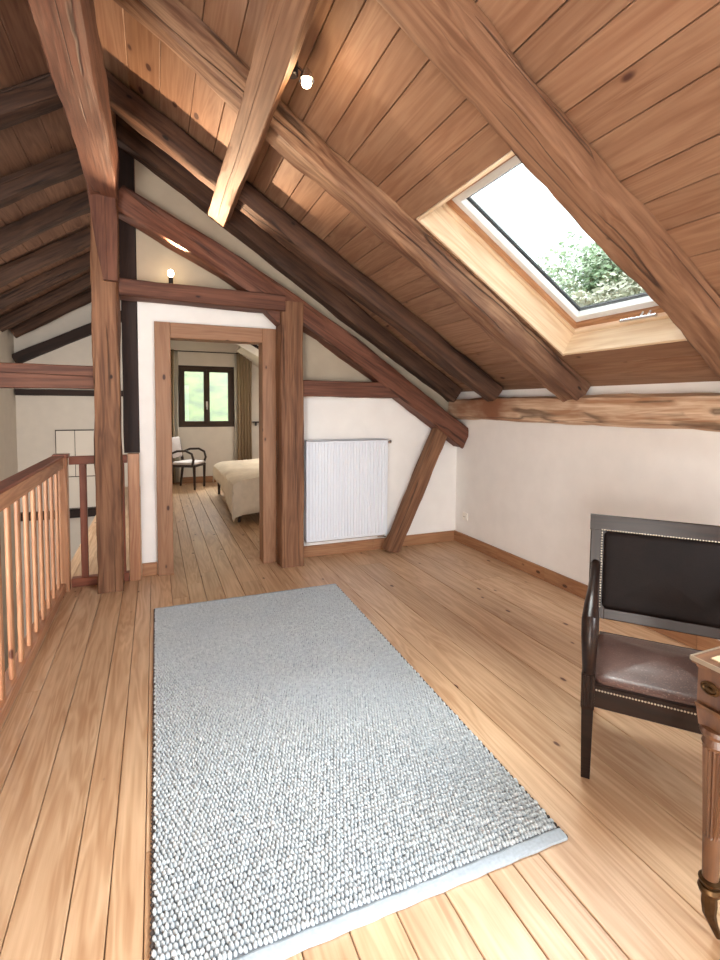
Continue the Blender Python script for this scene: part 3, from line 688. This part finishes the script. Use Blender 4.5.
for r in range(NR_):
    for cc in range(NC):
        u = (cc+0.5+(0.5 if r % 2 else 0.0)-0.25+rr_.uniform(-.09, .09))/NC; v_ = 0.018+(r+0.5+rr_.uniform(-.12, .12))/NR_*0.972
        cx, cy = RP(u, v_); ax = 0.0068*rr_.uniform(0.85, 1.12); ay = 0.0108*rr_.uniform(0.85, 1.15); an = rr_.uniform(-0.1, 0.5); ca, sa = math.cos(an), math.sin(an); hz = rr_.uniform(0.8, 1.15)
        lp.add([(cx+ca*ax*x-sa*ay*y, cy+sa*ax*x+ca*ay*y, z*hz) for x, y, z in sv], sf)
o = lp.build('wool_loops', M_RUG, rg); o.data.polygons.foreach_set('use_smooth', [True]*len(o.data.polygons)); o['kind'] = 'stuff'
ed = MB(); nn = 150
for i in range(nn):
    for u in (-0.001, 1.001):
        p = RP(u, (i+0.5)/nn); ed.lathe([(0.006, 0.001), (0.008, 0.006), (0.004, 0.011)], 6, (p[0], p[1], 0))
o = ed.build('edge_binding', M_RUGEDGE, rg); o['kind'] = 'stuff'

# ------------------------------------------------------------------ armchair
ch = empty('armchair', (1.902, 1.338, 0), math.radians(-50)); tag(ch, 'dark mahogany armchair with brown leather seat beside the table', 'armchair')
WX, DY = 0.27, 0.235
def cb(name, p0, p1, w_, h_, za=(0, 1, 0), par=ch, mat=None, c=0.004): return board(name, p0, p1, w_, h_, mat or M_MAHOG, par, za=za, c=c)
for s_ in (-1, 1):
    x = s_*WX
    # front leg, square, tapered, running up into the reeded arm support
    m = MB(); 
    prof = [(0.0, 0.016), (0.28, 0.021), (0.29, 0.024), (0.42, 0.024)]
    vs = []; 
    for z, r in prof: vs += [(-r, -r, z), (r, -r, z), (r, r, z), (-r, r, z)]
    fs = [(k*4+i, k*4+(i+1) % 4, k*4+4+(i+1) % 4, k*4+4+i) for k in range(3) for i in range(4)]+[(3, 2, 1, 0), (12, 13, 14, 15)]
    lg = m.add(vs, fs).build('leg', M_MAHOG, ch, Matrix.Translation((x, -DY, 0)))
    for q in (-0.012, 0.0, 0.012): MB().tube([(q, -0.024, 0.295), (q, -0.024, 0.415)], 0.0045, 6).build('reed', M_MAHOG, lg, smooth=True)
    # back leg, splayed to the rear, running up into the back stile
    path = [(x, DY+0.10, 0.0), (x, DY+0.03, 0.22), (x, DY, 0.42), (x, DY+0.015, 0.60), (x, DY+0.07, 0.93)]
    MB().tube(path, [0.022, 0.028, 0.032, 0.032, 0.030], 4).build('leg', M_MAHOG, ch)
    # arm: swelling support curving up and running back to the stile
    path = [(x, -DY, 0.415), (x, -DY-0.012, 0.49), (x, -DY-0.012, 0.565), (x, -DY+0.015, 0.62), (x, -DY+0.08, 0.655), (x, -DY+0.2, 0.672), (x, DY-0.1, 0.69), (x, DY+0.03, 0.715)]
    MB().tube(path, [0.022, 0.026, 0.030, 0.032, 0.027, 0.022, 0.02, 0.02], 12).build('arm', M_MAHOG, ch, smooth=True)
    cb('seat_rail', (x, -DY+0.02, 0.345), (x, DY-0.02, 0.345), 0.045, 0.085, za=(0, 0, 1))
cb('front_rail', (-WX+0.024, -DY, 0.34), (WX-0.024, -DY, 0.34), 0.042, 0.09, za=(0, 0, 1))
cb('rear_rail', (-WX+0.024, DY, 0.35), (WX-0.024, DY, 0.35), 0.042, 0.08, za=(0, 0, 1))
MB().rbox(-WX+0.022, WX-0.022, -DY-0.005, DY-0.02, 0.375, 0.412, 0.035, 0.026).build('seat_cushion', M_LEATHER, ch, smooth=True)
# back: frame and pad lean back together
lean = math.atan2(0.055, 0.33)
Mb = Matrix.Translation((0, DY+0.002, 0.52)) @ Matrix.Rotation(-lean, 4, 'X')
bk = empty('backrest'); bk.parent = ch; bk.matrix_basis = Mb
cb('top_rail', (-WX-0.03, 0, 0.385), (WX+0.03, 0, 0.385), 0.045, 0.075, za=(0, 0, 1), par=bk)
cb('bottom_rail', (-WX+0.03, 0, -0.03), (WX-0.03, 0, -0.03), 0.04, 0.05, za=(0, 0, 1), par=bk)
for s_ in (-1, 1): cb('stile', (s_*(WX-0.008), 0, -0.055), (s_*(WX-0.008), 0, 0.348), 0.07, 0.045, par=bk, za=(0, 1, 0))
MB().rbox(-WX+0.03, WX-0.03, -0.004, 0.346, 0, 0.026, 0.02, 0.016).build('back_pad', M_LEATHERB, bk, Matrix.Translation((0, -0.012, 0)) @ Matrix.Rotation(math.pi/2, 4, 'X'), smooth=True)
MB().box(-WX+0.03, WX-0.03, -0.01, 0.014, -0.005, 0.348).build('back_panel', M_MAHOG, bk)
nm = MB()
def nail(mb, x, y, z): mb.lathe([(0.0042, 0.0), (0.0032, 0.0022), (0.001, 0.003)], 6, (x, y, z))
for i in range(46): nail(nm, -WX+0.022+i*(2*WX-0.044)/45, 0.353, 0.0105)
for i in range(29):
    for s_ in (-1, 1): nail(nm, s_*(WX-0.022), -0.002+i*0.0122, 0.0105)
o = nm.build('nail_heads', M_NAIL, bk, Matrix.Translation((0, -0.012, 0)) @ Matrix.Rotation(math.pi/2, 4, 'X')); o['kind'] = 'stuff'
nm = MB()
for i in range(48): nail(nm, -WX+0.03+i*(2*WX-0.06)/47, 0.366, 0.0)
o = nm.build('nail_heads', M_NAIL, ch, Matrix.Translation((0, -DY-0.021, 0)) @ Matrix.Rotation(math.pi/2, 4, 'X')); o['kind'] = 'stuff'

# ------------------------------------------------------------------ writing table
tb = empty('writing_table', (1.938, 0.513, 0)); tag(tb, 'antique walnut writing table with fluted legs and leather top', 'table')
TX, TY = 0.60, 0.352
m = MB().box(-TX, TX, -TY, TY, 0.7620, 0.7780)
m.box(-TX+0.008, TX-0.008, -TY+0.008, TY-0.008, 0.7520, 0.7620); m.build('table_top', M_TABLE, tb)
MB().box(-TX+0.03, TX-0.03, -TY+0.03, TY-0.03, 0.7780, 0.7805).build('leather_inlay', M_LEATHERT, tb)
e_ = MB()
for s_ in (-1, 1):
    e_.box(-TX-0.003, TX+0.003, s_*(TY+0.0015)-0.0025, s_*(TY+0.0015)+0.0025, 0.7680, 0.7800); e_.box(s_*(TX+0.0015)-0.0025, s_*(TX+0.0015)+0.0025, -TY, TY, 0.7680, 0.7800)
e_.build('edge_banding', M_NAIL, tb)
for s_ in (-1, 1):
    cb('apron', (-TX+0.065, s_*(TY-0.045), 0.6980), (TX-0.065, s_*(TY-0.045), 0.6980), 0.022, 0.105, za=(0, 0, 1), par=tb, mat=M_TABLE)
    cb('apron', (s_*(TX-0.045), -TY+0.065, 0.6980), (s_*(TX-0.045), TY-0.065, 0.6980), 0.022, 0.105, za=(0, 0, 1), par=tb, mat=M_TABLE)
tl = None
prof = [(0.020, 0.6500-0.03), (0.022, 0.60), (0.036, 0.592), (0.040, 0.582), (0.036, 0.572), (0.028, 0.568), (0.031, 0.558), (0.034, 0.55), (0.030, 0.54),
        (0.031, 0.535), (0.0225, 0.30), (0.0222, 0.29), (0.0190, 0.155), (0.0205, 0.15)]
for sx in (-1, 1):
    for sy in (-1, 1):
        lg = empty('leg'); lg.parent = tb; lg.location = (sx*(TX-0.045), sy*(TY-0.045), 0)
        MB().box(-0.034, 0.034, -0.034, 0.034, 0.6580, 0.7520).upright().build('block', M_TABLE, lg, M_VERT)
        MB().extrude([(-0.045, 0.6580), (0.045, 0.6580), (0.036, 0.6420), (0.024, 0.590), (-0.024, 0.590), (-0.036, 0.6420)], -0.034, 0.034, 'Y').upright().build('block_moulding', M_TABLE, lg, M_VERT)
        MB().lathe(list(reversed(prof)), 32, flute=(0.295, 0.5355)).upright().build('shaft', M_TABLE, lg, M_VERT)
        MB().lathe([(0.018, 0.125), (0.026, 0.13), (0.029, 0.14), (0.025, 0.15), (0.021, 0.152), (0.027, 0.160), (0.028, 0.166), (0.020, 0.172)], 20).build('foot_ring', M_BRASS, lg, smooth=True)
        MB().tube([(0, 0, 0.13), (0, 0, 0.10), (sx*-0.002, 0, 0.07), (sx*-0.010, -0.006, 0.04), (sx*-0.020, -0.016, 0.006)], [0.018, 0.020, 0.017, 0.012, 0.008], 10).build('foot', M_BRASS, lg, smooth=True)
        for ax in range(2):
            rot = Matrix.Rotation(math.pi/2*sx, 4, 'Z') if ax else Matrix.Rotation(math.pi if sy > 0 else 0, 4, 'Z')
            ov = MB().lathe([(0.022, 0), (0.025, 0.004), (0.018, 0.006), (0.015, 0.003), (0.008, 0.004), (0.006, 0.009), (0.001, 0.010)], 20)
            ov.build('rosette', M_BRASS, lg, rot @ Matrix.Translation((0, -0.034, 0.7080)) @ Matrix.Rotation(math.pi/2, 4, 'X') @ Matrix.Diagonal((1, 0.72, 1, 1)), smooth=True)

# ------------------------------------------------------------------ bedroom furniture
bd = empty('bed', (1.72, 7.25, 0)); tag(bd, 'bed with cream duvet hanging to the floor seen through the doorway', 'bed')
BX, BY = 0.80, 1.07
for sx in (-1, 1):
    for sy in (-1, 1): MB().lathe([(0.018, 0), (0.024, 0.25)], 12).build('leg', M_DKWOOD, bd, Matrix.Translation((sx*(BX-0.03), sy*(BY-0.03), 0)), smooth=True)
MB().box(-BX+0.0, BX, -BY, BY, 0.2, 0.27).build('bed_base', M_DKWOOD, bd)
MB().rbox(-BX, BX, -BY, BY, 0.27, 0.46, 0.06, 0.0).build('mattress', M_VOILE, bd, smooth=True)
# duvet: draped grid
nx, ny = 44, 56; vs = []; 
for j in range(ny+1):
    for i in range(nx+1):
        t = i/nx; v = j/ny
        hang = 0.20+0.24*max(0.0, 1-v*1.9)                      # hangs lower towards the door
        s = t*(2*BX+2*hang)-hang                                # arc length from the left top edge
        puff = 0.03*noise.noise(Vector((t*5, v*6, 2)))
        if s < 0: x, z = -BX-0.05-0.02*noise.noise(Vector((v*14, 1, s*3))), 0.495+s*1.02
        elif s > 2*BX: x, z = BX+0.05, 0.495-(s-2*BX)*1.02
        else:
            e = min(s, 2*BX-s); x = -BX+s; z = 0.52+puff+0.03*min(1, e/0.3)
            if e < 0.08: k2 = 1-e/0.08; x += (-0.05 if s < BX else 0.05)*k2**1.5; z -= 0.035*k2**2
        y = -BY-0.04+v*(2*BY+0.06)
        yy = 0
        if v < 0.12: q = (0.12-v)/0.12; z -= 0.42*q**1.5 if z > 0.42 else 0; z = max(z, 0.03); y = -BY-0.06-0.0*q+v*0.4
        if v > 0.94: q = (v-0.94)/0.06; z -= 0.10*q**2
        vs.append((x, y, max(z, 0.025)))
fs = [(j*(nx+1)+i, j*(nx+1)+i+1, (j+1)*(nx+1)+i+1, (j+1)*(nx+1)+i) for j in range(ny) for i in range(nx)]
o = MB().add(vs, fs).build('duvet', M_DUVET, bd, smooth=True)
md = o.modifiers.new('thickness', 'SOLIDIFY'); md.thickness = 0.02; md.offset = 0

bc = empty('bedroom_chair', (0.53, 9.13, 0), math.radians(62)); tag(bc, 'small bentwood armchair with pale seat below the bedroom window', 'chair')
for sx in (-1, 1):
    MB().tube([(sx*0.2, -0.2, 0), (sx*0.215, -0.2, 0.42)], [0.018, 0.026], 8).build('leg', M_DKWOOD, bc, smooth=True)
    MB().tube([(sx*0.2, 0.24, 0), (sx*0.2, 0.19, 0.42), (sx*0.2, 0.26, 0.86)], [0.018, 0.026, 0.02], 8).build('leg', M_DKWOOD, bc, smooth=True)
    MB().tube([(sx*0.235, -0.17, 0.40), (sx*0.255, -0.21, 0.52), (sx*0.26, -0.18, 0.62), (sx*0.26, -0.08, 0.67), (sx*0.25, 0.08, 0.665), (sx*0.215, 0.215, 0.61)], 0.02, 8).build('arm', M_DKWOOD, bc, smooth=True)
MB().box(-0.22, 0.22, -0.21, 0.20, 0.385, 0.43).build('seat_frame', M_DKWOOD, bc)
MB().rbox(-0.22, 0.22, -0.215, 0.2, 0.43, 0.475, 0.03, 0.02).build('seat', M_SEATGREY, bc, smooth=True)
MB().rbox(-0.19, 0.19, 0, 0.36, 0, 0.035, 0.03, 0.01).build('backrest', M_SEATGREY, bc, Matrix.Translation((0, 0.215, 0.53)) @ Matrix.Rotation(math.pi/2-0.15, 4, 'X'), smooth=True)
MB().box(-0.2, 0.2, 0.005, 0.025, 0, 0.34).build('back_panel', M_DKWOOD, bc, Matrix.Translation((0, 0.215, 0.53)) @ Matrix.Rotation(-0.15, 4, 'X'))

def curtain(label, x0, x1, z0, z1, nf, lining):
    c_ = empty('curtain', ((x0+x1)/2, YG-0.14, z0)); tag(c_, label, 'curtain')
    def sheet(xa, xb, amp, dy, mat, name, ph):
        n_ = nf*10; L = [(xa+(xb-xa)*i/n_, dy+amp*math.sin(2*math.pi*nf*i/n_+ph)) for i in range(n_+1)]
        vs = []; rows = 8
        for r in range(rows+1):
            t = r/rows; f = 1.0-0.10*math.sin(math.pi*t)
            for px, py in L: vs.append(((px-(x0+x1)/2)*f, py*(1-0.35*t), (z1-z0)*t))
        k = n_+1
        o = MB().add(vs, [(r*k+i, r*k+i+1, (r+1)*k+i+1, (r+1)*k+i) for r in range(rows) for i in range(n_)]).build(name, mat, c_, smooth=True)
        md = o.modifiers.new('thickness', 'SOLIDIFY'); md.thickness = 0.004
    sheet(x0, x1, 0.045, 0, M_CURTAIN, 'drape', 0.5)
    if lining: sheet(lining[0], lining[1], 0.02, 0.07, M_VOILE, 'lining', 1.0)
curtain('taupe curtain between bedroom window and bed', 1.43, 1.72, 0.04, 2.44, 5, (1.39, 1.45))
curtain('taupe curtain behind the small bedroom chair', 0.10, 0.335, 0.04, 2.44, 4, (0.33, 0.41))
rd = empty('curtain_rod', (0.92, YG-0.14, 2.42)); tag(rd, 'thin dark curtain rod above the bedroom window', 'curtain rod')
MB().tube([(-0.86, 0, 0), (0.84, 0, 0)], 0.009, 8).build('rod', M_BLACK, rd, smooth=True)
for s_ in (-1, 1):
    MB().lathe([(0.006, -0.03), (0.024, -0.012), (0.024, 0.012), (0.006, 0.03)], 12).build('finial', M_BLACK, rd, Matrix.Translation((s_*0.86-0.01, 0, 0)) @ Matrix.Rotation(math.pi/2, 4, 'Y'), smooth=True)
    MB().tube([(s_*0.80, 0, 0), (s_*0.80, 0.14, 0)], 0.007, 6).build('bracket', M_BLACK, rd)
beam('bedroom_rafter', 'dark sloping timber under the bedroom ceiling', (1.05, 8.0, 2.625), (2.9, 8.0, 1.58), 0.16, 0.14, M_BLACKOAK, za=(0, 1, 0), rough=0.006, rnd=0.12)
beam('bedroom_lit_edge', 'white strip for the lit ceiling edge along the dark bedroom timber', (1.05, 7.86, 2.535), (2.9, 7.86, 1.49), 0.1, 0.035, M_PANELW, za=(0, 1, 0), cat='edge_strip', rough=0.002, rnd=0.1)  # lit edge of the ceiling put in as a white strip
ws = empty('wall_shelf', (2.1, YG, 1.13)); tag(ws, 'narrow dark shelf on the bedroom gable beside the curtain', 'shelf')
MB().box(-0.36, 0.36, -0.10, 0, -0.012, 0.012).build('shelf_board', M_DKWOOD, ws)
for s_ in (-0.3, 0.3): MB().box(s_-0.01, s_+0.01, -0.08, 0, -0.07, -0.012).build('bracket', M_BLACK, ws)

# ------------------------------------------------------------------ outdoors
GX, GY = 40, 40; vs = []
for j in range(GY+1):
    for i in range(GX+1):
        x = -40+120*i/GX; y = YG+0.5+70*j/GY
        z = -5+0.62*min(max(0, y-12), 30)+0.7*noise.noise(Vector((x*0.12, y*0.12, 0)))
        vs.append((x, y, z))
o = MB().add(vs, [(j*(GX+1)+i, j*(GX+1)+i+1, (j+1)*(GX+1)+i+1, (j+1)*(GX+1)+i) for j in range(GY) for i in range(GX)]).build('hillside', M_GRASS, smooth=True)
struct(o, 'bright green meadow slope outside the bedroom window')
def tree(label, x, y, base, top, rx, mat, n_, seed):
    t = empty('tree', (x, y, base)); tag(t, label, 'tree', 'trees beyond the skylight')
    r_ = random.Random(seed); H_ = top-base
    MB().tube([(0, 0, 0), (0.1, 0.05, H_*0.4), (0, 0.1, H_*0.8)], [0.28, 0.2, 0.06], 10).build('trunk', M_BARK, t, smooth=True)
    br_ = MB()
    for i in range(9):
        a = r_.uniform(0, 6.28); zb = H_*r_.uniform(0.3, 0.65); br_.tube([(0, 0, zb), (math.cos(a)*rx*0.4, math.sin(a)*rx*0.4, zb+H_*0.1), (math.cos(a)*rx*0.75, math.sin(a)*rx*0.75, zb+H_*0.17)], [0.1, 0.06, 0.02], 6)
    br_.build('branches', M_BARK, t, smooth=True)
    lobes = [(r_.uniform(-1, 1)*rx*0.62, r_.uniform(-1, 1)*rx*0.62, H_*r_.uniform(0.42, 0.86), rx*r_.uniform(0.32, 0.5)) for _ in range(12)]
    lf = MB()
    for i in range(n_):
        lx, ly, lz, lr = lobes[i % len(lobes)]
        d_ = Vector((r_.gauss(0, 1), r_.gauss(0, 1), r_.gauss(0, 1))).normalized()*lr*(r_.random()**0.35)
        p = Vector((lx, ly, lz))+d_; u = Vector((r_.gauss(0, 1), r_.gauss(0, 1), r_.gauss(0, 1))).normalized(); w_ = u.orthogonal().normalized(); s_ = r_.uniform(0.05, 0.10)
        lf.add([p-u*s_, p+w_*s_*0.6, p+u*s_, p-w_*s_*0.6], [(0, 1, 2, 3)])
    o = lf.build('foliage', mat, t); o['kind'] = 'stuff'
def polar(az, dist): return math.sin(math.radians(az))*dist, math.cos(math.radians(az))*dist
for az, dist, top, rx, mat, lab, sd in ((47.5, 17, 8.0, 2.7, M_LEAF, 'leafy green tree standing tallest beyond the skylight', 1), (54, 16, 7.6, 2.5, M_LEAF, 'round green tree beside the tallest one beyond the skylight', 2),
                                (40.5, 21, 7.6, 2.6, M_LEAF2, 'olive green tree far beyond the skylight', 3), (48, 12.5, 5.2, 2.0, M_LEAF2, 'low brownish green tree in front of the tall ones', 4), (61, 17, 7.4, 2.8, M_LEAF, 'green tree at the downhill end of the row', 5)):
    x, y = polar(az, dist); tree(lab, x, y, -5.0, top, rx, mat, 22000, sd)
